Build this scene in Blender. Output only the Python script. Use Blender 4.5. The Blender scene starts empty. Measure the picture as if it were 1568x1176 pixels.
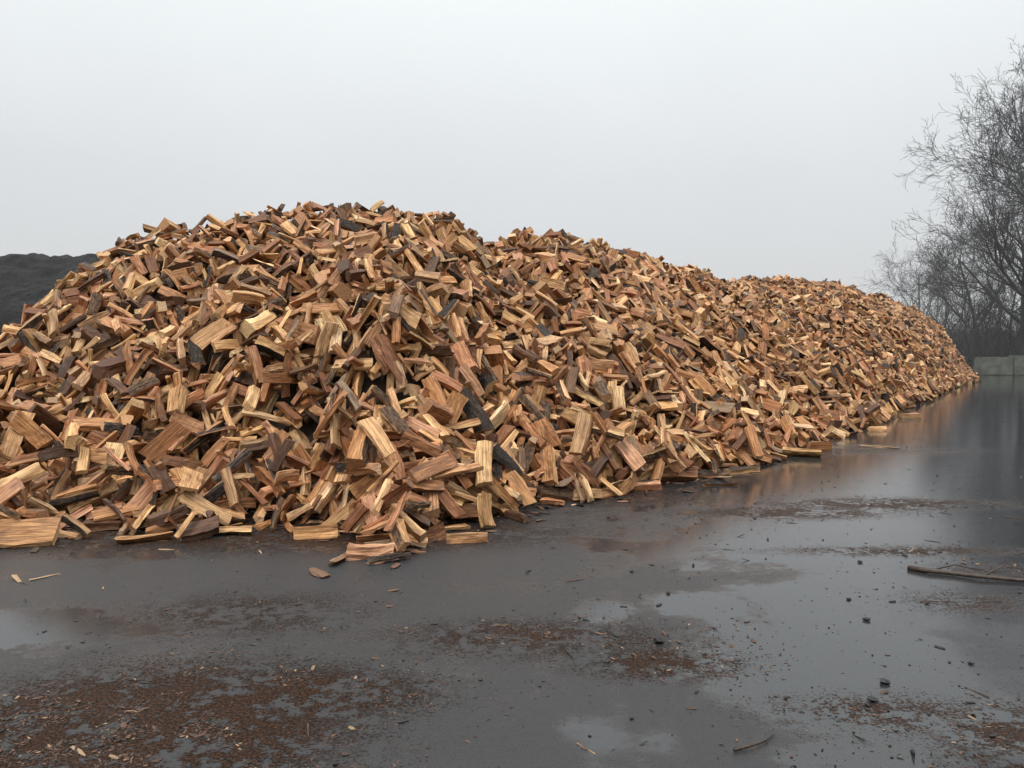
import bpy, math, random
import numpy as np
from mathutils import Vector, Matrix
random.seed(7); rng=np.random.default_rng(11)
scene=bpy.context.scene
F=1219.0; CX=784.0; HZ=530.0; CH=1.6
def U(px): return (px-CX)/F
def G(px,py):
    d=CH*F/(py-HZ); return (U(px)*d,d)

# ------------------------------------------------ node helpers
class NT:
    def __init__(s,nt): s.nt=nt; nt.nodes.clear()
    def n(s,t,**k):
        nd=s.nt.nodes.new(t)
        for a,v in k.items(): setattr(nd,a,v)
        return nd
    def l(s,a,b): s.nt.links.new(a,b)
    def put(s,sock,v):
        if hasattr(v,'links') or isinstance(v,bpy.types.NodeSocket): s.l(v,sock)
        else: sock.default_value=v
    def m(s,op,a,b=0.0,c=None,clamp=False):
        nd=s.n('ShaderNodeMath',operation=op,use_clamp=clamp)
        s.put(nd.inputs[0],a); s.put(nd.inputs[1],b)
        if c is not None: s.put(nd.inputs[2],c)
        return nd.outputs[0]
    def mr(s,v,a,b,c=0.0,d=1.0,smooth=True):
        nd=s.n('ShaderNodeMapRange',interpolation_type='SMOOTHSTEP' if smooth else 'LINEAR')
        for i,x in enumerate((v,a,b,c,d)): s.put(nd.inputs[i],x)
        return nd.outputs[0]
    def mix(s,f,a,b,mode='MIX'):
        nd=s.n('ShaderNodeMix',data_type='RGBA',blend_type=mode)
        s.put(nd.inputs[0],f)
        s.put(nd.inputs[6],a if not isinstance(a,tuple) else (a+(1,))[:4])
        s.put(nd.inputs[7],b if not isinstance(b,tuple) else (b+(1,))[:4])
        return nd.outputs[2]
    def noise(s,vec,scale,detail=4,rough=.55,dist=0.0):
        nd=s.n('ShaderNodeTexNoise'); s.put(nd.inputs['Vector'],vec)
        nd.inputs['Scale'].default_value=scale; nd.inputs['Detail'].default_value=detail
        nd.inputs['Roughness'].default_value=rough; nd.inputs['Distortion'].default_value=dist
        return nd.outputs[0]
    def mul(s,vec,v):
        nd=s.n('ShaderNodeVectorMath',operation='MULTIPLY'); s.put(nd.inputs[0],vec); nd.inputs[1].default_value=v
        return nd.outputs[0]
    def bump(s,h,st,dist,nrm=None):
        nd=s.n('ShaderNodeBump'); s.put(nd.inputs['Strength'],st); nd.inputs['Distance'].default_value=dist
        s.put(nd.inputs['Height'],h)
        if nrm is not None: s.l(nrm,nd.inputs['Normal'])
        return nd.outputs[0]
def mat(name):
    m=bpy.data.materials.new(name); m.use_nodes=True
    t=NT(m.node_tree); o=t.n('ShaderNodeOutputMaterial'); b=t.n('ShaderNodeBsdfPrincipled')
    t.l(b.outputs[0],o.inputs[0]); return m,t,b
def attr(t,name):
    return t.n('ShaderNodeAttribute',attribute_name=name)

# ------------------------------------------------ materials
def wood_mat():
    m,t,b=mat('split_wood')
    lp=attr(t,'lp').outputs['Vector']; col=attr(t,'lcol').outputs['Color']; rad=attr(t,'rad').outputs['Fac']
    g=t.mul(lp,(3.0,60.0,60.0))
    n1=t.noise(g,1.0,4,.65,.3); n2=t.noise(t.mul(lp,(5,14,14)),1.0,2,.5)
    heart=t.mix(t.mr(rad,.25,.95),(.70,.53,.41),(1.17,1.13,1.06))
    c=t.mix(.85,col,heart,'MULTIPLY')
    c=t.mix(t.mr(n1,.35,.7),t.mix(1.0,c,(.48,.40,.33),'MULTIPLY'),t.mix(1.0,c,(1.24,1.20,1.13),'MULTIPLY'))
    c=t.mix(t.mr(n2,.54,.74,0,.7),c,t.mix(1.0,c,(.34,.27,.22),'MULTIPLY'))
    t.l(c,b.inputs['Base Color'])
    t.put(b.inputs['Roughness'],t.mr(n2,.4,.7,.65,.42))
    b.inputs['Specular IOR Level'].default_value=.35
    t.l(t.bump(n1,.8,.014),b.inputs['Normal'])
    return m
def bark_mat():
    m,t,b=mat('bark')
    lp=attr(t,'lp').outputs['Vector']; col=attr(t,'bcol').outputs['Color']
    n1=t.noise(t.mul(lp,(14,40,40)),1.0,4,.65,.6)
    c=t.mix(t.mr(n1,.35,.7),t.mix(1.0,col,(.3,.27,.25),'MULTIPLY'),t.mix(1.0,col,(1.8,1.65,1.5),'MULTIPLY'))
    t.l(c,b.inputs['Base Color']); b.inputs['Roughness'].default_value=.65
    b.inputs['Specular IOR Level'].default_value=.3
    t.l(t.bump(n1,1.0,.03),b.inputs['Normal'])
    return m
def end_mat():
    m,t,b=mat('end_grain')
    lp=attr(t,'lp').outputs['Vector']; col=attr(t,'lcol').outputs['Color']
    n1=t.noise(t.mul(lp,(10,70,70)),1.0,3,.6)
    c=t.mix(1.0,col,(.9,.83,.76),'MULTIPLY')
    c=t.mix(t.mr(n1,.35,.7,0,.75),c,t.mix(1.0,c,(.42,.36,.32),'MULTIPLY'))
    t.l(c,b.inputs['Base Color']); b.inputs['Roughness'].default_value=.65
    t.l(t.bump(n1,.6,.01),b.inputs['Normal'])
    return m
WOOD,BARK,END=wood_mat(),bark_mat(),end_mat()

# ------------------------------------------------ log templates
def section(kind,r,fine,rg):
    pts=[];bark=[];rad=[]
    def add(p,bk,rd): pts.append(p);bark.append(bk);rad.append(rd)
    if kind=='wedge' or kind=='half':
        a=rg.uniform(.7,1.45) if kind=='wedge' else rg.uniform(2.3,3.0)
        rr=r*(1.3 if kind=='wedge' else .8)
        na=(5 if kind=='wedge' else 8) if fine else (2 if kind=='wedge' else 4)
        add((0,rg.uniform(0,.12)*rr),False,.05)
        if fine:
            j=rg.uniform(.35,.65); add((rr*j*math.sin(-a/2)+rg.uniform(-.05,.05)*rr,rr*j*math.cos(a/2)+rg.uniform(-.05,.05)*rr),False,j)
        nob=rg.random()<.5
        for i in range(na+1):
            t=-a/2+a*i/na; q=rr*rg.uniform(.95,1.04)
            add((q*math.sin(t),q*math.cos(t)),(i<na) and not nob,1.0)
        if fine:
            j=rg.uniform(.35,.65); add((rr*j*math.sin(a/2)+rg.uniform(-.05,.05)*rr,rr*j*math.cos(a/2)+rg.uniform(-.05,.05)*rr),False,j)
    elif kind=='block':
        w=r*rg.uniform(.75,1.15); h=w*rg.uniform(.38,.8); bk=rg.random()<.2
        cs=[(-w,-h),(w,-h*rg.uniform(.6,1)),(w*rg.uniform(.7,1),h),(-w*rg.uniform(.6,1),h*rg.uniform(.6,1.1))]
        rs=[.3,.4,.95,.9]
        for i in range(4):
            p=cs[i];q=cs[(i+1)%4]
            add(p,bk and i==2,rs[i])
            if fine: add((p[0]*.5+q[0]*.5+rg.uniform(-.09,.09)*r,p[1]*.5+q[1]*.5+rg.uniform(-.07,.07)*r+(.12*r if (bk and i==2) else 0)),bk and i==2,(rs[i]+rs[(i+1)%4])/2)
    elif kind=='slab':
        w=r*1.1; h=r*rg.uniform(.25,.42); bk=rg.random()<.3
        n=4 if fine else 2
        add((-w,-h*.6),False,.7); add((w,-h*.6),False,.7)
        for i in range(n+1):
            t=1-2*i/n; add((w*t*.97,h*(1.2-.9*t*t)),i<n and bk,1.0)
    else:
        add((-r*.8,-r*.3),False,.3); add((r*.85,-r*.35),False,.6); 
        if fine: add((r*.5,r*.1),False,.7)
        add((rg.uniform(-.2,.4)*r,r*rg.uniform(.3,.6)),False,.9)
        if fine: add((-r*.4,r*.05),False,.5)
    P=np.array(pts); P-=P.mean(0)
    return P,bark,np.array(rad)
def template(fine,kind,seed):
    rg=random.Random(seed)
    r=rg.uniform(.054,.090)
    if kind=='sliver': r*=.65
    P,bark,rad=section(kind,r,fine,rg); n=len(P)
    A=sum(P[i][0]*P[(i+1)%n][1]-P[(i+1)%n][0]*P[i][1] for i in range(n))
    if A<0:
        P=P[::-1].copy(); rad=rad[::-1].copy(); bark=[bark[(n-2-i)%n] for i in range(n)]
    ns=7 if fine else 3
    L=rg.uniform(.31,.46)
    bx,bz=rg.uniform(-.02,.02),rg.uniform(-.014,.014); tw=rg.uniform(-.18,.18); tp=rg.uniform(-.15,.15)
    sl=(rg.uniform(-.25,.25),rg.uniform(-.25,.25)); sr=(rg.uniform(-.22,.22),rg.uniform(-.22,.22))
    V=[];R=[]
    drift=np.zeros((n,2))
    for k in range(ns):
        s=k/(ns-1)*2-1
        drift=drift*.75+np.array([[rg.gauss(0,1),rg.gauss(0,1)] for _ in range(n)])*r*.06
        Q=(P+drift)*(1+tp*s)
        c,sn=math.cos(tw*s),math.sin(tw*s)
        for i in range(n):
            y=Q[i,0]*c-Q[i,1]*sn; z=Q[i,0]*sn+Q[i,1]*c
            x=s*L/2
            if k==0: x+=sl[0]*y+sl[1]*z+rg.gauss(0,.004)
            if k==ns-1: x+=sr[0]*y+sr[1]*z+rg.gauss(0,.004)
            V.append((x,y+bx*(1-s*s),z+bz*(1-s*s))); R.append(rad[i])
    faces=[];mi=[]
    for k in range(ns-1):
        for i in range(n):
            j=(i+1)%n
            faces.append((k*n+i,(k+1)*n+i,(k+1)*n+j,k*n+j)[::-1]); mi.append(1 if bark[i] else 0)
    faces.append(tuple(range(n))[::-1]); mi.append(2)
    faces.append(tuple((ns-1)*n+i for i in range(n))); mi.append(2)
    V=np.array(V)
    f=faces[0]; a,b_,c_=V[f[0]],V[f[1]],V[f[2]]
    nn=np.cross(b_-a,c_-a); ctr=V.mean(0)
    mid=(a+b_+c_)/3
    rr_=mid-ctr; rr_[0]=0
    if np.dot(nn,rr_)<0:
        faces=[x[::-1] if q<2 else x for x,q in zip(faces,mi)]
    return dict(V=V,F=faces,M=mi,R=np.array(R),L=L,P=P)
kinds=['wedge']*8+['half']*1+['block']*14+['slab']*3+['sliver']*4
TF=[template(True,k,100+i) for i,k in enumerate(kinds*2)]
TC=[template(False,k,100+i) for i,k in enumerate(kinds*2)]

def build_mesh(name,insts,mats,tsets):
    groups={}
    for it in insts: groups.setdefault((it[0],it[1]),[]).append(it)
    VV=[];LL=[];LS=[];MI=[];LP=[];LC=[];BC=[];RD=[];vo=0;lo=0
    for (si,ti),g in groups.items():
        T=tsets[si][ti]; m=len(g); n=len(T['V'])
        S=np.array([x[4] for x in g]); Rm=np.array([x[3] for x in g]); Po=np.array([x[2] for x in g])
        loc=T['V'][None]*S[:,None,:]
        W=np.einsum('mij,mnj->mni',Rm,loc)+Po[:,None,:]
        VV.append(W.reshape(-1,3))
        LP.append((loc+rng.uniform(0,40,(m,1,3))).reshape(-1,3))
        LC.append(np.repeat(np.array([x[5] for x in g]),n,axis=0)); BC.append(np.repeat(np.array([x[6] for x in g]),n,axis=0))
        RD.append(np.tile(T['R'],m))
        li=np.concatenate([np.array(f) for f in T['F']]); sz=np.array([len(f) for f in T['F']])
        st=np.concatenate([[0],np.cumsum(sz)[:-1]])
        LL.append((li[None]+(np.arange(m)*n)[:,None]+vo).ravel())
        LS.append((st[None]+(np.arange(m)*len(li))[:,None]+lo).ravel())
        MI.append(np.tile(np.array(T['M']),m))
        vo+=m*n; lo+=m*len(li)
    V=np.concatenate(VV);L=np.concatenate(LL);LS=np.concatenate(LS);MI=np.concatenate(MI)
    me=bpy.data.meshes.new(name)
    me.vertices.add(len(V)); me.vertices.foreach_set('co',V.astype(np.float32).ravel())
    me.loops.add(len(L)); me.loops.foreach_set('vertex_index',L.astype(np.int32))
    me.polygons.add(len(LS)); me.polygons.foreach_set('loop_start',LS.astype(np.int32))
    me.polygons.foreach_set('material_index',MI.astype(np.int32))
    me.polygons.foreach_set('use_smooth',np.zeros(len(LS),dtype=bool))
    me.update(calc_edges=True)
    def at(nm,ty,dat,key):
        a=me.attributes.new(nm,ty,'POINT'); a.data.foreach_set(key,dat.astype(np.float32).ravel())
    at('lp','FLOAT_VECTOR',np.concatenate(LP),'vector')
    LC=np.concatenate(LC);BC=np.concatenate(BC)
    one=np.ones((len(LC),1))
    at('lcol','FLOAT_COLOR',np.hstack([LC,one]),'color'); at('bcol','FLOAT_COLOR',np.hstack([BC,one]),'color')
    at('rad','FLOAT',np.concatenate(RD),'value')
    for m_ in mats: me.materials.append(m_)
    ob=bpy.data.objects.new(name,me); scene.collection.objects.link(ob)
    return ob

# ------------------------------------------------ pile shape (world-space ridge)
base=[(-500,835),(-10,815),(100,790),(250,796),(400,786),(520,796),(600,830),(680,800),(850,762),(950,743),(1100,722),(1200,695),(1340,652),(1420,613),(1480,588),(1520,585)]
crest=[(-500,650,9),(-200,580,9.5),(0,519,10.5),(60,470,10.8),(110,432,11.2),(200,372,12),(290,346,12.5),(430,322,13),(500,308,13),(590,324,13.3),(690,338,13.8),(735,364,14.6),(760,380,15.5),(790,366,16),(880,362,17),(970,388,19),(1060,413,22),(1130,431,25),(1200,427,29),(1280,435,32),(1350,456,35),(1400,474,37),(1440,503,38),(1475,550,38.5),(1495,582,39)]
bu=np.array([U(p[0]) for p in base]); bd=np.array([CH*F/(p[1]-HZ) for p in base])
cu=np.array([U(p[0]) for p in crest]); cd=np.array([p[2] for p in crest]); chh=np.array([CH+(HZ-p[1])/F*p[2] for p in crest]); chh[-1]=0.0
def vnoise(x,y,sc,seed):
    r=np.random.default_rng(seed).random((64,64)); X=x/sc+200;Y=y/sc+200
    xi=np.floor(X).astype(int);yi=np.floor(Y).astype(int);fx=X-xi;fy=Y-yi
    fx=fx*fx*(3-2*fx);fy=fy*fy*(3-2*fy)
    a=r[xi%64,yi%64];b=r[(xi+1)%64,yi%64];c=r[xi%64,(yi+1)%64];d=r[(xi+1)%64,(yi+1)%64]
    return (a*(1-fx)+b*fx)*(1-fy)+(c*(1-fx)+d*fx)*fy-.5
def target(x,y):
    x=np.asarray(x,float);y=np.asarray(y,float)
    u=x/np.maximum(y,.1)
    d0=np.interp(u,bu,bd)+vnoise(x,y,.7,3)*.8; d1=np.interp(u,cu,cd); He=np.interp(u,cu,chh)
    He=np.where(u>cu[-1],0,He)
    t=(y-d0)/np.maximum(d1-d0,.1)
    tf=np.clip(t,0,1)
    ft=np.clip(tf/.16,0,1)
    fr=He*tf*(1.28-.28*tf)*(.5+.5*ft)
    bk=He-.62*np.maximum(y-d1,0)
    h=np.where(t<=1,fr,bk)
    w=np.clip(np.minimum(tf*3,1)*np.clip(1.1-tf,0,1)*1.6,0,1)*np.clip(He,0,1)
    h=h+w*(vnoise(x,y,1.6,5)*.5+vnoise(x,y,.7,6)*.35)
    h=h+np.clip(He-1,0,1)*np.clip(tf*2-1,0,1)*vnoise(x,y,.8,12)*.22
    return np.where((t>0)&(He>0),np.maximum(h,0),0)
X0,Y0,RES=-11.0,4.5,.035
NX,NY=int(35/RES),int(42/RES)
gx=X0+(np.arange(NX)+.5)*RES; gy=Y0+(np.arange(NY)+.5)*RES
GX,GY=np.meshgrid(gx,gy,indexing='ij')
TG=target(GX,GY)
OFF=.24
hm=np.where(TG>.56,TG-.56,0)
palette=[((.60,.375,.19),5),((.69,.475,.265),4.5),((.45,.24,.115),4.5),((.28,.14,.067),3.8),((.58,.33,.20),3.5),((.13,.070,.040),2.8),((.45,.295,.165),3),((.80,.61,.38),2.0),((.30,.22,.15),1.0)]
pc=np.array([p[0] for p in palette]); pw=np.array([p[1] for p in palette],float);pw/=pw.sum()
def colour():
    c=pc[rng.choice(len(pc),p=pw)]*rng.uniform(.75,1.2)*np.array([rng.uniform(.96,1.04),1,rng.uniform(.92,1.08)])
    b=np.array([.055,.042,.033])*rng.uniform(.4,1.6)
    if rng.random()<.55: b=np.array([.125,.078,.047])*rng.uniform(.6,1.3)
    return c,b
insts=[]
SF=np.linspace(-1,1,7)
IL=[(i,j) for i in range(0,4) for j in range(3,7) if i!=j]
def place(x,y,th,ti=None,extra=0.0,sc=None,lim=None,final=True,t=None):
    fine=y<12.0
    T=(TF if fine else TC)
    if ti is None: ti=int(rng.integers(len(T)))
    tpl=T[ti]; s=rng.uniform(.78,1.28) if sc is None else sc; sl=s**.6*rng.uniform(.85,1.2)
    L=tpl['L']*sl*.96; ca,sa=math.cos(th),math.sin(th)
    best=None
    for q in rng.uniform(0,2*math.pi,2):
        zz=tpl['P'][:,0]*math.sin(q)+tpl['P'][:,1]*math.cos(q)
        e=zz.max()-zz.min()
        if best is None or e<best[0]: best=(e,q)
    roll=best[1]
    yy=(tpl['P'][:,0]*math.cos(roll)-tpl['P'][:,1]*math.sin(roll))*s
    zz=(tpl['P'][:,0]*math.sin(roll)+tpl['P'][:,1]*math.cos(roll))*s
    zmin,zmax=zz.min(),zz.max(); hw=max(.02,(yy.max()-yy.min())/2*.85)
    sx=SF*L/2
    px=x+sx[:,None]*ca-np.array([-hw,0,hw])[None]*sa*.7; py=y+sx[:,None]*sa+np.array([-hw,0,hw])[None]*ca*.7
    ix=((px-X0)/RES).astype(int); iy=((py-Y0)/RES).astype(int)
    if ix.min()<0 or iy.min()<0 or ix.max()>=NX or iy.max()>=NY: return False
    hh=hm[ix,iy]
    h=hh.max(1)*.85+hh.mean(1)*.15
    best=-1;bp=None
    for i,j in IL:
        a,b=sx[i],sx[j]; 
        c=(h[i]*b-h[j]*a)/(b-a)
        if c>best: best=c;bp=(h[j]-h[i])/(b-a)
    p=math.atan(bp)
    if abs(p)>1.0:
        if not final: return False
        p=math.copysign(.95,p); best=float(np.median(h))+.03
    if lim is not None and best>lim:
        if not final: return False
        if best>lim+.10: return False
    latt=math.atan((hh[:,2].mean()-hh[:,0].mean())/(2*.7*hw)); latt=max(-.7,min(.7,latt))*.8
    p2=p+extra
    zc=best-zmin/max(.6,math.cos(latt))*.98
    if best>.06: zc-=(zmax-zmin)*.12
    if extra: zc+=abs(math.sin(extra))*L*.18
    low=zc-abs(math.sin(p2))*L/2+zmin*math.cos(p2)
    if low<0: zc-=low
    ax=np.array([math.cos(p2)*ca,math.cos(p2)*sa,math.sin(p2)])
    side=np.array([-sa,ca,0.0]); up=np.cross(ax,side)
    cl,sn=math.cos(latt),math.sin(latt)
    side2=side*cl+up*sn; up2=up*cl-side*sn
    cr,sr=math.cos(roll),math.sin(roll)
    ey=side2*cr+up2*sr; ez=-side2*sr+up2*cr
    Rm=np.stack([ax,ey,ez],axis=1)
    c,b=colour()
    insts.append((0 if fine else 1,ti,(x,y,zc),Rm,(sl,s,s),c,b))
    ext=L/2*abs(math.cos(p2))
    rx=abs(ext*ca)+abs(hw*sa); ry=abs(ext*sa)+abs(hw*ca)
    i0=max(0,int((x-rx-X0)/RES));i1=min(NX,int((x+rx-X0)/RES)+2);j0=max(0,int((y-ry-Y0)/RES));j1=min(NY,int((y+ry-Y0)/RES)+2)
    dx=GX[i0:i1,j0:j1]-x; dy=GY[i0:i1,j0:j1]-y
    s_=dx*ca+dy*sa; l_=-dx*sa+dy*ca
    ins=(abs(s_)<=ext)&(abs(l_)<=hw)
    top=zc+s_*math.tan(p2)+l_*math.tan(latt)+zmax*.9
    sub=hm[i0:i1,j0:j1]; np.copyto(sub,np.maximum(sub,top),where=ins)
    return True
NC=480000
cxs=rng.uniform(X0+.5,X0+34,NC); cys=rng.uniform(Y0+.3,Y0+38,NC)
tg=target(cxs,cys); d1c=np.interp(cxs/cys,cu,cd)
ok=(tg>.015)&(cys<d1c+1.4)&(cxs/cys>-.9)
cxs=cxs[ok];cys=cys[ok];tg=tg[ok]
ths=rng.uniform(0,math.pi,len(cxs)); 
for k in range(len(cxs)):
    x,y,t=cxs[k],cys[k],tg[k]
    te=max(t-OFF,min(t,.07))
    ca,sa=math.cos(ths[k])*.11,math.sin(ths[k])*.11
    i,j=int((x-X0)/RES),int((y-Y0)/RES); a,b=int(ca/RES),int(sa/RES)
    if i+a>=NX or j+b>=NY or i-a<0 or j-b<0: continue
    cur=(hm[i,j]+hm[i+a,j+b]+hm[i-a,j-b])/3
    if cur>te-.02: continue
    ex=0.0
    if rng.random()<.18 and t>.3: ex=float(rng.choice([-1,1]))*rng.uniform(.2,.85)
    lim=te+.12
    if not place(x,y,ths[k],extra=ex,lim=lim,final=False):
        if not place(x,y,ths[k]+1.2,extra=ex,lim=lim,final=False):
            place(x,y,ths[k]+2.2,extra=0,lim=lim,sc=rng.uniform(.6,1.0),final=True)
for px,py,th in [(565,858,.15),(585,838,.3),(520,862,1.3),(600,822,2.2),(25,838,.2),(1258,690,.05),(1345,660,.1),(690,815,.5),(900,768,.2),(560,800,.1),(1040,738,.1),(1075,732,-.1),(215,832,.5),(265,815,.9),(390,785,0.05),(330,800,.1),(1300,668,.4),(1395,640,.1),
     (655,832,.9),(480,826,.2),(440,815,2.0),(350,822,.1),(300,828,.4),(150,815,.2),(90,822,2.6),(720,800,.1),(790,785,.5),(1160,712,.1),(1230,700,2.8),(985,752,.3)]:
    gx_,gy_=G(px,py); place(gx_,gy_,th)
for k in range(460):
    u=rng.uniform(-.66,.575); d=np.interp(u,bu,bd)+.1-abs(rng.normal(0,.36)); place(u*d,d,rng.uniform(0,3.14),sc=rng.uniform(.45,1.1))
print('LOGS',len(insts),sum(1 for q in insts if q[0]==0))
pile=build_mesh('firewood_pile',insts,[WOOD,BARK,END],[TF,TC])

def grid_obj(name,xs,ys,fn,m,smooth=True):
    A,B=np.meshgrid(xs,ys,indexing='ij'); Z=fn(A,B)
    n1,n2=A.shape; V=np.stack([A,B,Z],-1).reshape(-1,3)
    idx=np.arange(n1*n2).reshape(n1,n2)
    Fq=np.stack([idx[:-1,:-1],idx[1:,:-1],idx[1:,1:],idx[:-1,1:]],-1).reshape(-1,4)
    me=bpy.data.meshes.new(name); me.from_pydata(V.tolist(),[],Fq.tolist()); me.materials.append(m)
    if smooth:
        for p in me.polygons: p.use_smooth=True
    ob=bpy.data.objects.new(name,me); scene.collection.objects.link(ob); return ob
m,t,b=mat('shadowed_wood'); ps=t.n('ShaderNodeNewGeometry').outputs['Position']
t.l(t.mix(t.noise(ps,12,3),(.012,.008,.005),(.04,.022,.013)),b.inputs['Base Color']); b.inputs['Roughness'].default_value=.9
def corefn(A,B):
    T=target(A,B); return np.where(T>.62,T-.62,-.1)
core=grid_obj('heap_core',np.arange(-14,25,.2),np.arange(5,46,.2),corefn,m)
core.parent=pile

# ------------------------------------------------ ground
def ground_mat():
    m,t,b=mat('wet_asphalt')
    pos=t.n('ShaderNodeNewGeometry').outputs['Position']
    sep=t.n('ShaderNodeSeparateXYZ'); t.l(pos,sep.inputs[0]); x,y=sep.outputs[0],sep.outputs[1]
    w1=t.noise(pos,.9,4,.6); w2=t.noise(pos,3.5,5,.65); w3=t.noise(pos,14,5,.7)
    jit=t.m('MULTIPLY',t.m('SUBTRACT',t.m('ADD',t.m('MULTIPLY',w2,.7),t.m('MULTIPLY',w3,.3)),.5),2.6)
    jit2=t.m('MULTIPLY',t.m('SUBTRACT',t.m('ADD',t.m('MULTIPLY',w2,.5),t.m('MULTIPLY',w3,.5)),.5),3.6)
    def blob(cx,cy,rx,ry,a=1.0,j=None,lo=.3,hi=1.35):
        dx=t.m('DIVIDE',t.m('SUBTRACT',x,cx),rx); dy=t.m('DIVIDE',t.m('SUBTRACT',y,cy),ry)
        d=t.m('SQRT',t.m('ADD',t.m('MULTIPLY',dx,dx),t.m('MULTIPLY',dy,dy)))
        return t.m('MULTIPLY',t.mr(t.m('ADD',d,j if j is not None else jit),lo,hi,1,0),a)
    def mblob(cx,cy,rx,ry,a=1.0): return blob(cx,cy,rx,ry,a,jit2,0.0,1.8)
    def union(l):
        o=l[0]
        for q in l[1:]: o=t.m('MAXIMUM',o,q)
        return o
    pb=union([blob(-2.75,4.45,1.0,.45),blob(3.5,6.8,2.3,1.5),blob(1.95,6.7,.7,.5),blob(.55,4.75,.2,.25,1),blob(1.15,4.9,.3,.25,.9),blob(2.6,8.6,1.6,1.0,1),
              blob(5.8,10.0,3.6,3.4),blob(9,16,5,8),blob(18,32,12,14),blob(-2.9,6.2,.9,.35),blob(-1.1,6.4,.8,.35,.8),blob(1.7,3.9,.9,.7,.7),blob(2.7,5.0,1.2,.7,.8)])
    wide=t.mr(t.m('ADD',w1,t.m('MULTIPLY',w2,.4)),.66,.86)
    film=t.mr(x,-.5,2.0,.08,.75)
    pud=t.m('MINIMUM',t.m('ADD',t.m('MAXIMUM',pb,t.m('MULTIPLY',wide,.5)),t.m('MULTIPLY',film,t.mr(t.m('ADD',t.m('MULTIPLY',w1,.6),t.m('MULTIPLY',w2,.4)),.36,.58))),1.0)
    mb=union([mblob(-1.6,3.2,.95,.8,.9),mblob(-1.0,3.6,.7,.35,.7),mblob(.1,4.3,1.0,.35,.5),mblob(.75,3.95,.5,.25,.6),mblob(2.2,3.1,.5,.4,.75),mblob(-2.3,6.8,2.9,.75,.8),mblob(-1.6,4.7,.9,.5,.42),mblob(1.6,3.4,.6,.25,.45),
              mblob(2.9,4.9,.6,.35,.4),mblob(3.5,5.6,.7,.3,.4),mblob(2.6,7.6,1.3,.35,.6),mblob(3.8,8.0,1.6,.4,.6),mblob(3.2,6.15,1.4,.2,.5),mblob(1.2,8.3,1.8,.5,.5),mblob(5.2,12.2,2.5,.8,.45)])
    mul=t.m('MULTIPLY',mb,t.mr(t.m('ADD',w2,t.m('MULTIPLY',w3,.8)),.70,1.05))
    fine_=t.noise(pos,60,4,.75)
    specks=t.mr(t.noise(pos,45,3,.6),.64,.69)
    agg=t.noise(pos,240,2,.6); agg2=t.noise(pos,90,3,.7)
    c=t.mix(w1,(.013,.0142,.0158),(.029,.031,.034))
    c=t.mix(t.mr(agg,.48,.72,0,.7),c,(.075,.078,.082))
    c=t.mix(t.m('MULTIPLY',t.mr(w3,.5,.72),.4),c,(.028,.022,.018))
    c=t.mix(t.m('MULTIPLY',specks,.85),c,(.008,.006,.005))
    mc=t.mix(t.mr(t.noise(pos,75,4,.75),.42,.68),(.008,.0055,.004),(.095,.044,.023))
    # broken-up litter: the mulch mask is dithered by fine noise
    mm2=t.mr(t.m('ADD',t.m('MULTIPLY',mul,1.1),t.m('MULTIPLY',t.m('SUBTRACT',fine_,.5),1.3)),.16,.42)
    mm2=t.m('MULTIPLY',mm2,t.mr(mul,.02,.12))
    c=t.mix(mm2,c,mc)
    t.l(c,b.inputs['Base Color'])
    t.l(t.m('SUBTRACT',.5,t.m('MULTIPLY',mm2,.38)),b.inputs['Specular IOR Level'])
    r=t.mr(pud,.12,.8,.36,.085); r=t.m('ADD',r,t.m('MULTIPLY',mm2,.4)); r=t.m('ADD',r,t.m('MULTIPLY',specks,.2)); r=t.m('ADD',r,t.m('MULTIPLY',t.m('SUBTRACT',w3,.5),.2),clamp=True)
    t.l(t.m('MAXIMUM',r,.06),b.inputs['Roughness'])
    b.inputs['IOR'].default_value=1.48
    dry=t.m('SUBTRACT',1.0,t.mr(pud,.2,.85,0,.95))
    h=t.m('ADD',t.m('ADD',t.m('ADD',t.m('MULTIPLY',agg,.3),t.m('MULTIPLY',agg2,.5)),t.m('MULTIPLY',w3,.6)),t.m('MULTIPLY',mm2,.5))
    t.l(t.bump(h,t.m('MAXIMUM',t.m('MULTIPLY',dry,.75),t.m('MULTIPLY',mm2,.9)),.013),b.inputs['Normal'])
    return m
GM=ground_mat()
xs=np.concatenate([[-600,-200,-80,-40],np.arange(-20,41,2.0),[60,120,300,700]])
ys=np.concatenate([[-60,-20,-5],np.arange(0,61,2.0),[80,120,250,700,1500]])
grid_obj('asphalt_ground',xs,ys,lambda A,B:A*0,GM)

# ------------------------------------------------ debris
def chip_tpl(seed,kind):
    rg=random.Random(seed)
    n=5; V=[];R=[]
    L,w,h={'chip':(1,.45,.16),'stick':(1,.07,.05),'stone':(1,.8,.55)}[kind]
    ns=3
    for k in range(ns):
        s=k-1; ta=1-(.45 if kind!='stick' else .3)*abs(s)*rg.uniform(.5,1.2)
        for i in range(n):
            a=2*math.pi*i/n+rg.uniform(-.3,.3)
            V.append((s*L/2*rg.uniform(.85,1.1),w/2*math.cos(a)*ta+(rg.uniform(-.05,.05) if kind=='stick' else 0),h/2*math.sin(a)*ta)); R.append(rg.random())
    Fc=[];M=[]
    for k in range(ns-1):
        for i in range(n):
            j=(i+1)%n; Fc.append((k*n+i,k*n+j,(k+1)*n+j,(k+1)*n+i)); M.append(0)
    Fc.append(tuple(range(n)));M.append(0);Fc.append(tuple((ns-1)*n+i for i in range(n))[::-1]);M.append(0)
    return dict(V=np.array(V),F=Fc,M=M,R=np.array(R),L=L,P=None,h=h)
CH_T=[chip_tpl(i,'chip') for i in range(10)]; ST_T=[chip_tpl(50+i,'stick') for i in range(8)]; SN_T=[chip_tpl(90+i,'stone') for i in range(6)]
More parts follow.
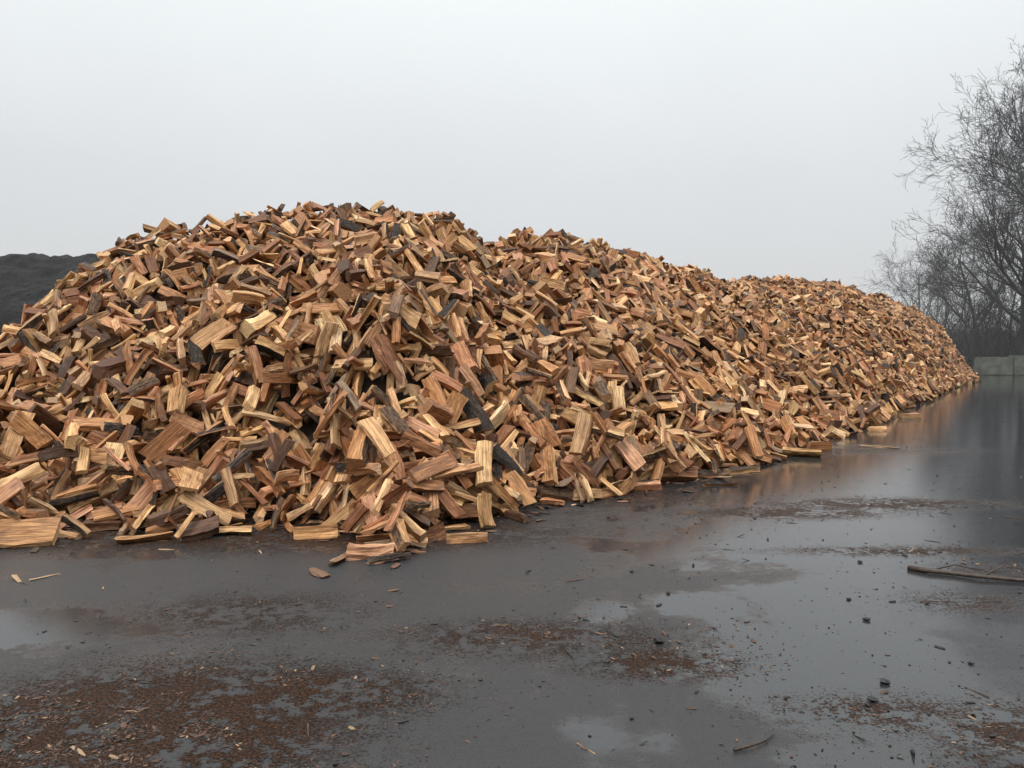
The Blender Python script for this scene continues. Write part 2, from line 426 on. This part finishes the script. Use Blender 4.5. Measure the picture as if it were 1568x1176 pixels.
m,t,b=mat('debris'); lp=attr(t,'lp').outputs['Vector']
t.l(t.mix(t.noise(lp,30,2),t.mix(1.0,attr(t,'lcol').outputs['Color'],(.4,.4,.4),'MULTIPLY'),attr(t,'lcol').outputs['Color']),b.inputs['Base Color'])
b.inputs['Roughness'].default_value=.55
DM=m
deb=[]
def chip(setid,x,y,size,col,z=None):
    T=[CH_T,ST_T,SN_T][setid]; ti=int(rng.integers(len(T)))
    th=rng.uniform(0,6.28); c,s=math.cos(th),math.sin(th); tl=rng.normal(0,.12)
    Rm=np.array([[c,-s,0],[s,c,0],[0,0,1.]])@np.array([[math.cos(tl),0,math.sin(tl)],[0,1,0],[-math.sin(tl),0,math.cos(tl)]])
    zz=size*T[ti]['h']*.42 if z is None else z
    deb.append((setid,ti,(x,y,zz),Rm,(size,size*rng.uniform(.7,1.3),size*rng.uniform(.7,1.2)),col,col))
def dcol():
    q=rng.random()
    if q<.5: return np.array([.018,.012,.008])*rng.uniform(.4,1.5)
    if q<.96: return np.array([.12,.055,.028])*rng.uniform(.4,1.4)
    return np.array([.42,.27,.15])*rng.uniform(.6,1.2)
for cx_,cy_,rx_,ry_,n_ in [(-1.55,3.2,.85,.75,8500),(-1.0,3.6,.7,.35,1100),(.1,4.3,1.0,.3,1100),(.75,3.95,.5,.22,650),(2.2,3.1,.45,.35,1100),(-2.3,6.8,2.0,.5,2800),(1.6,3.4,.5,.15,250),(-1.6,4.7,.8,.5,800),(2.9,4.9,.5,.3,260),(2.6,7.6,1.3,.3,800),(3.8,8.0,1.5,.35,800),(3.2,6.15,1.3,.15,300),(3.5,5.6,.6,.25,200),(1.2,8.2,1.4,.35,700)]:
    X_=rng.normal(cx_,rx_*.62,n_);Y_=rng.normal(cy_,ry_*.62,n_); kp=vnoise(X_,Y_,.12,9)+vnoise(X_,Y_,.35,10)>-.1
    for x,y in zip(X_[kp],Y_[kp]):
        chip(0 if rng.random()<.75 else 1,x,y,rng.uniform(.006,.02)*(1 if rng.random()<.94 else 2.2)*(1+.05*y),dcol())
for _ in range(4200):
    y=2.4+15*rng.random()**1.6; u=rng.uniform(-.72,.72) if rng.random()<.4 else rng.uniform(.0,.72); x=u*y
    if y>np.interp(u,bu,bd)+.3: continue
    if vnoise(np.array([x]),np.array([y]),.5,19)[0]<rng.uniform(-.4,.35): continue
    chip(0 if rng.random()<.75 else 2,x,y,rng.uniform(.003,.010)*(1+.14*y)*(1 if rng.random()<.96 else 2),dcol()*(.7))
for _ in range(110):
    y=2.6+9*rng.random()**1.3; u=rng.uniform(-.65,.66) if rng.random()<.4 else rng.uniform(.1,.66)
    if y>np.interp(u,bu,bd)-.1: continue
    if rng.random()<.6: chip(0,u*y,y,rng.uniform(.025,.055),dcol()*.7)
    else: chip(1,u*y,y,rng.uniform(.05,.16),dcol()*.7)
for _ in range(4200):
    u=rng.uniform(-.68,.57); d=np.interp(u,bu,bd)+.25-abs(rng.normal(0,.45))
    chip(int(rng.choice([0,1,1])),u*d,d,rng.uniform(.02,.14),dcol()*rng.choice([1,2.2]))
for px,py,s in [(1012,992,.06),(1335,956,.04),(1366,1056,.045),(1348,1085,.05),(1340,1092,.03),(735,1051,.02),(1212,1080,.025),(1085,1010,.02),(1500,1025,.03),(970,880,.03),(1470,880,.03),(1065,870,.035)]:
    x,y=G(px,py); chip(2,x,y,s,np.array([.012,.011,.011]))
for px,py,s in [(485,884,.2),(20,895,.22),(320,862,.12),(395,850,.1),(640,828,.3),(105,1165,.12),(1100,733,.6),(1350,686,.6),(900,1160,.1),(60,888,.2),(150,905,.1),(250,845,.15)]:
    x,y=G(px,py); chip(0 if px==485 else 1,x,y,s,np.array([.45,.29,.15]) if px!=485 else np.array([.2,.1,.05]))
build_mesh('bark_debris',deb,[DM],[CH_T,ST_T,SN_T])

# ------------------------------------------------ tubes
def tubes(name,segs,m,sides=4):
    V=[];Fq=[]
    for pl in segs:
        n=len(pl); o=len(V)
        for k,(p,r) in enumerate(pl):
            d=(pl[min(k+1,n-1)][0]-pl[max(k-1,0)][0])
            if d.length<1e-6: d=Vector((0,0,1))
            d.normalize(); a=d.orthogonal().normalized(); c=d.cross(a)
            for i in range(sides):
                an=2*math.pi*i/sides; V.append(p+(a*math.cos(an)+c*math.sin(an))*r)
        for k in range(n-1):
            for i in range(sides):
                j=(i+1)%sides; Fq.append((o+k*sides+i,o+k*sides+j,o+(k+1)*sides+j,o+(k+1)*sides+i))
        Fq.append(tuple(o+i for i in range(sides))[::-1]); Fq.append(tuple(o+(n-1)*sides+i for i in range(sides)))
    me=bpy.data.meshes.new(name); me.from_pydata([tuple(v) for v in V],[],Fq); me.materials.append(m)
    for p in me.polygons: p.use_smooth=True
    ob=bpy.data.objects.new(name,me); scene.collection.objects.link(ob); return ob
def simple(name,c1,c2,sc,rough=.9,bmp=0):
    m,t,b=mat(name); ps=t.n('ShaderNodeNewGeometry').outputs['Position']; n=t.noise(ps,sc,4,.65)
    t.l(t.mix(t.mr(n,.3,.7),c1,c2),b.inputs['Base Color']); b.inputs['Roughness'].default_value=rough
    if bmp: t.l(t.bump(n,.8,bmp),b.inputs['Normal'])
    return m
STK=simple('wet_branch',(.02,.014,.01),(.07,.045,.03),40,.5,.01)
def stick(pts,r0,r1):
    P=[Vector(p) for p in pts]; n=len(P)
    return [(P[i],r0+(r1-r0)*i/(n-1)) for i in range(n)]
def gp(px,py,z=.02): x,y=G(px,py); return (x,y,z)
tubes('fallen_branch',[stick([gp(1398,876,.012),gp(1430,882,.02),gp(1470,886,.018),gp(1510,892,.024),gp(1575,897,.018),gp(1640,900,.02)],.020,.011),
                       stick([gp(1430,882,.02),gp(1470,879,.05),gp(1510,884,.03)],.008,.003),stick([gp(1510,892,.02),gp(1545,884,.06),gp(1575,886,.05)],.007,.003)],STK,7)
tubes('fallen_branch',[stick([gp(1132,1166,.010),gp(1160,1160,.014),gp(1180,1152,.011),gp(1194,1140,.008)],.008,.003)],STK,6)
tubes('fallen_branch',[stick([gp(868,1005,.005),gp(880,1018,.008),gp(884,1030,.004)],.004,.002)],STK,6)

def tree(name,x,y,h,seed,m,levels=5,lean=(0,0),counts=(11,6,5,4,3)):
    rg=random.Random(seed); out=[]
    r0=h*.019
    def grow(p,d,L,r,lv):
        ns=6 if lv==0 else (5 if lv<3 else 3)
        pl=[(p.copy(),r)]; q=p.copy(); dd=d.copy()
        for k in range(ns):
            wob=.07 if lv==0 else .12
            dd=(dd+Vector((rg.gauss(0,wob),rg.gauss(0,wob),rg.gauss(0,wob)+(.09 if lv in(1,2) else .03)))).normalized()
            q=q+dd*(L/ns); pl.append((q.copy(),max(.009,r*(1-.72*(k+1)/ns))))
        out.append(pl)
        if lv>=levels: return
        c=counts[lv]
        for i in range(c):
            f=(.2+.8*(i+rg.random()*.8)/c) if lv==0 else (.2+.8*(i+rg.random())/c)
            f=min(f,.99); a=f*ns; k=int(a); fr=a-k
            pp=pl[k][0].lerp(pl[k+1][0],fr); rr=pl[k][1]*(1-fr)+pl[k+1][1]*fr
            bd_=(pl[k+1][0]-pl[k][0]).normalized()
            az=rg.uniform(0,2*math.pi); o=bd_.orthogonal().normalized(); o2=bd_.cross(o)
            sd=o*math.cos(az)+o2*math.sin(az)
            an=rg.uniform(.4,.95) if lv else rg.uniform(.6,1.1)
            nd=(bd_*math.cos(an)+sd*math.sin(an)).normalized()
            ll=L*(rg.uniform(.40,.66) if lv else rg.uniform(.42,.6)*(1.2-.6*f))
            grow(pp,nd,ll,max(.010,rr*rg.uniform(.52,.76)),lv+1)
    grow(Vector((x,y,-.1)),Vector((lean[0]+rg.gauss(0,.05),lean[1]+rg.gauss(0,.05),1)).normalized(),h*.85,r0,0)
    return tubes(name,out,m,3)
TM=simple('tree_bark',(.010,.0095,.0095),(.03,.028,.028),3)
TMhaze=simple('tree_bark_hazed',(.06,.06,.064),(.11,.11,.12),3)  # far trees: distance haze is put into the bark colour as paler grey
def at(px,d): return U(px)*d,d
for px,d,top,seed,mm_,ln,cn in [(1610,46,160,1,TM,-.15,(12,6,5,4,3)),(1560,50,265,2,TM,-.05,(11,6,5,4,2)),(1505,56,350,3,TM,0,(11,6,5,4,2)),(1585,58,290,4,TM,-.05,(10,6,5,4,2)),(1680,46,140,8,TM,-.25,(12,6,5,4,2)),(1540,54,400,14,TM,.05,(10,6,5,4,2))]:
    x,y=at(px,d); tree('bare_tree',x,y,(HZ-top)/F*d+1.6,seed,mm_,lean=(ln,0),counts=cn)
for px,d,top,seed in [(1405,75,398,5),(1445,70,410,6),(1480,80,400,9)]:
    x,y=at(px,d); tree('bare_tree',x,y,(HZ-top)/F*d+1.6,seed,TMhaze,levels=4)
out=[]; rg=random.Random(5)
for _ in range(2600):
    x=rg.uniform(26,56); y=rg.uniform(50,62); p=Vector((x,y,0)); d=Vector((rg.gauss(0,.3),rg.gauss(0,.3),1)).normalized(); L=rg.uniform(1.5,4.8)*(.6+.4*min(1,(x-26)/6)); pl=[(p,.02)]
    for k in range(4):
        d=(d+Vector((rg.gauss(0,.14),rg.gauss(0,.14),-.04))).normalized(); p=p+d*L/4; pl.append((p,.018-.003*k))
    out.append(pl)
    for _k in range(4):
        b0=pl[rg.randint(1,4)][0]; d2=Vector((rg.gauss(0,.5),rg.gauss(0,.5),.8)).normalized(); out.append([(b0,.012),(b0+d2*L*.2,.010),(b0+d2*L*.38,.007)])
tubes('bare_shrubs',out,TM,3)
BK=simple('bank_soil',(.02,.02,.019),(.05,.05,.046),1.5,1,.1)
def bank(A,B):
    u=np.clip((A-25)/12,0,1); v=np.clip((B-50)/8,0,1); return -.2+u*v*(2.3+vnoise(A,B,3,21)*1.2)+u*v*np.clip((A-37)/20,0,1)
grid_obj('wooded_bank_terrain',np.arange(25,120,1.0),np.arange(50,100,1.0),bank,BK)
CM=simple('weathered_concrete',(.05,.056,.044),(.12,.125,.10),2.5,.8,.02)
import bmesh
def block(x,y,w,dp,h,rz,name,parent):
    bm=bmesh.new(); bmesh.ops.create_cube(bm,size=1)
    for v in bm.verts:
        tp=.86 if v.co.z>0 else 1
        v.co=Vector((v.co.x*w,v.co.y*dp*tp,(v.co.z+.5)*h))
    bmesh.ops.bevel(bm,geom=bm.edges[:],offset=.04,segments=2,affect='EDGES')
    me=bpy.data.meshes.new(name); bm.to_mesh(me); bm.free(); me.materials.append(CM)
    o=bpy.data.objects.new(name,me); scene.collection.objects.link(o); o.location=(x,y,0); o.rotation_euler=(0,0,rz); o.parent=parent
bar=bpy.data.objects.new('concrete_block_barrier',None); scene.collection.objects.link(bar)
for i in range(14): block(26.6+i*1.87,44+.05*i+random.uniform(-.05,.05),1.8,.7,1.1+random.uniform(-.15,.1),random.uniform(-.05,.05),'block_%d'%(i+1),bar)

MM=simple('dark_mulch',(.003,.003,.0035),(.022,.022,.024),14,.95,.25)
def heap(A,B):
    u=A/B; top=np.interp(u,[U(-700),U(-300),U(-60),U(0),U(60),U(90),U(150),U(230),U(420)],[470,392,398,396,396,400,402,440,530])
    d=34.0; H=CH+(HZ-top)/F*d
    v=(B-24)/(d-24); f=np.where(v<1,np.clip(v,0,1),np.clip(1-(B-d)*.12,0,1))
    f=np.sin(np.clip(f,0,1)*math.pi/2)**.9
    return np.maximum(H*f+ (vnoise(A,B,2.5,31)*.6+vnoise(A,B,.8,32)*.3+vnoise(A,B,.3,33)*.22)*np.clip(f*3,0,1),-.1)
grid_obj('dark_mulch_heap',np.arange(-48,-8,.14),np.arange(23,46,.14),heap,MM,False)

# thin mist over the far yard
mm=bpy.data.materials.new('mist'); mm.use_nodes=True; t=NT(mm.node_tree); o=t.n('ShaderNodeOutputMaterial'); vs=t.n('ShaderNodeVolumeScatter')
vs.inputs['Density'].default_value=.0022; vs.inputs['Color'].default_value=(.97,.98,1,1); t.l(vs.outputs[0],o.inputs['Volume'])
bm=bmesh.new(); bmesh.ops.create_cube(bm,size=1)
for v in bm.verts: v.co=Vector((v.co.x*260,v.co.y*110+55+24,(v.co.z+.5)*22+.05))
me=bpy.data.meshes.new('mist'); bm.to_mesh(me); bm.free(); me.materials.append(mm)
scene.collection.objects.link(bpy.data.objects.new('mist',me))

# ------------------------------------------------ world, sun, camera
w=bpy.data.worlds.new('World'); scene.world=w; w.use_nodes=True
t=NT(w.node_tree); o=t.n('ShaderNodeOutputWorld'); bg=t.n('ShaderNodeBackground'); t.l(bg.outputs[0],o.inputs[0])
sky=t.n('ShaderNodeTexSky',sky_type='NISHITA'); sky.sun_disc=False; sky.dust_density=5
hs=t.n('ShaderNodeHueSaturation'); hs.inputs['Saturation'].default_value=.2; t.l(sky.outputs[0],hs.inputs['Color'])
tc=t.n('ShaderNodeTexCoord'); sp=t.n('ShaderNodeSeparateXYZ'); t.l(tc.outputs['Generated'],sp.inputs[0])
cr=t.n('ShaderNodeValToRGB'); t.l(sp.outputs[2],cr.inputs[0])
E=cr.color_ramp.elements
stops=[(0,(.67,.69,.70)),(.06,(.70,.72,.735)),(.2,(.77,.80,.83)),(.40,(.95,1.0,1.01)),(.62,(1.55,1.58,1.58)),(1.0,(2.2,2.22,2.22))]
E[0].position=0;E[1].position=1
for p,c in stops[1:-1]: E.new(p)
for e,(p,c) in zip(sorted(E,key=lambda e:e.position),stops): e.color=(c[0]/2.3,c[1]/2.3,c[2]/2.3,1)
ml=t.n('ShaderNodeVectorMath',operation='SCALE'); t.l(cr.outputs[0],ml.inputs[0]); ml.inputs['Scale'].default_value=23
cl=t.n('ShaderNodeTexNoise'); t.l(tc.outputs['Generated'],cl.inputs['Vector']); cl.inputs['Scale'].default_value=1.6; cl.inputs['Detail'].default_value=3
m2=t.n('ShaderNodeVectorMath',operation='SCALE'); t.l(ml.outputs[0],m2.inputs[0]); t.l(t.mr(cl.outputs[0],.3,.7,.96,1.04),m2.inputs['Scale'])
t.l(t.mix(.08,m2.outputs[0],hs.outputs[0]),bg.inputs['Color']); bg.inputs['Strength'].default_value=.1
sd=bpy.data.lights.new('sun','SUN'); sd.energy=1.5; sd.angle=math.radians(12); sd.color=(1,.95,.88)
so=bpy.data.objects.new('sun',sd); scene.collection.objects.link(so)
el,az=math.radians(62),math.radians(215)
sky.sun_elevation=el; sky.sun_rotation=az
dirv=Vector((math.sin(az)*math.cos(el),math.cos(az)*math.cos(el),math.sin(el)))
so.rotation_euler=dirv.to_track_quat('Z','Y').to_euler(); so.location=(0,0,30)
cam=bpy.data.cameras.new('camera'); co=bpy.data.objects.new('camera',cam); scene.collection.objects.link(co)
cam.sensor_width=36; cam.lens=36*F/1568; cam.clip_end=4000; cam.clip_start=.05
co.location=(0,0,CH); co.rotation_euler=(math.radians(90)-math.atan((588-HZ)/F),0,0)
scene.camera=co
scene.view_settings.view_transform='Standard'; scene.view_settings.look='None'; scene.view_settings.exposure=0
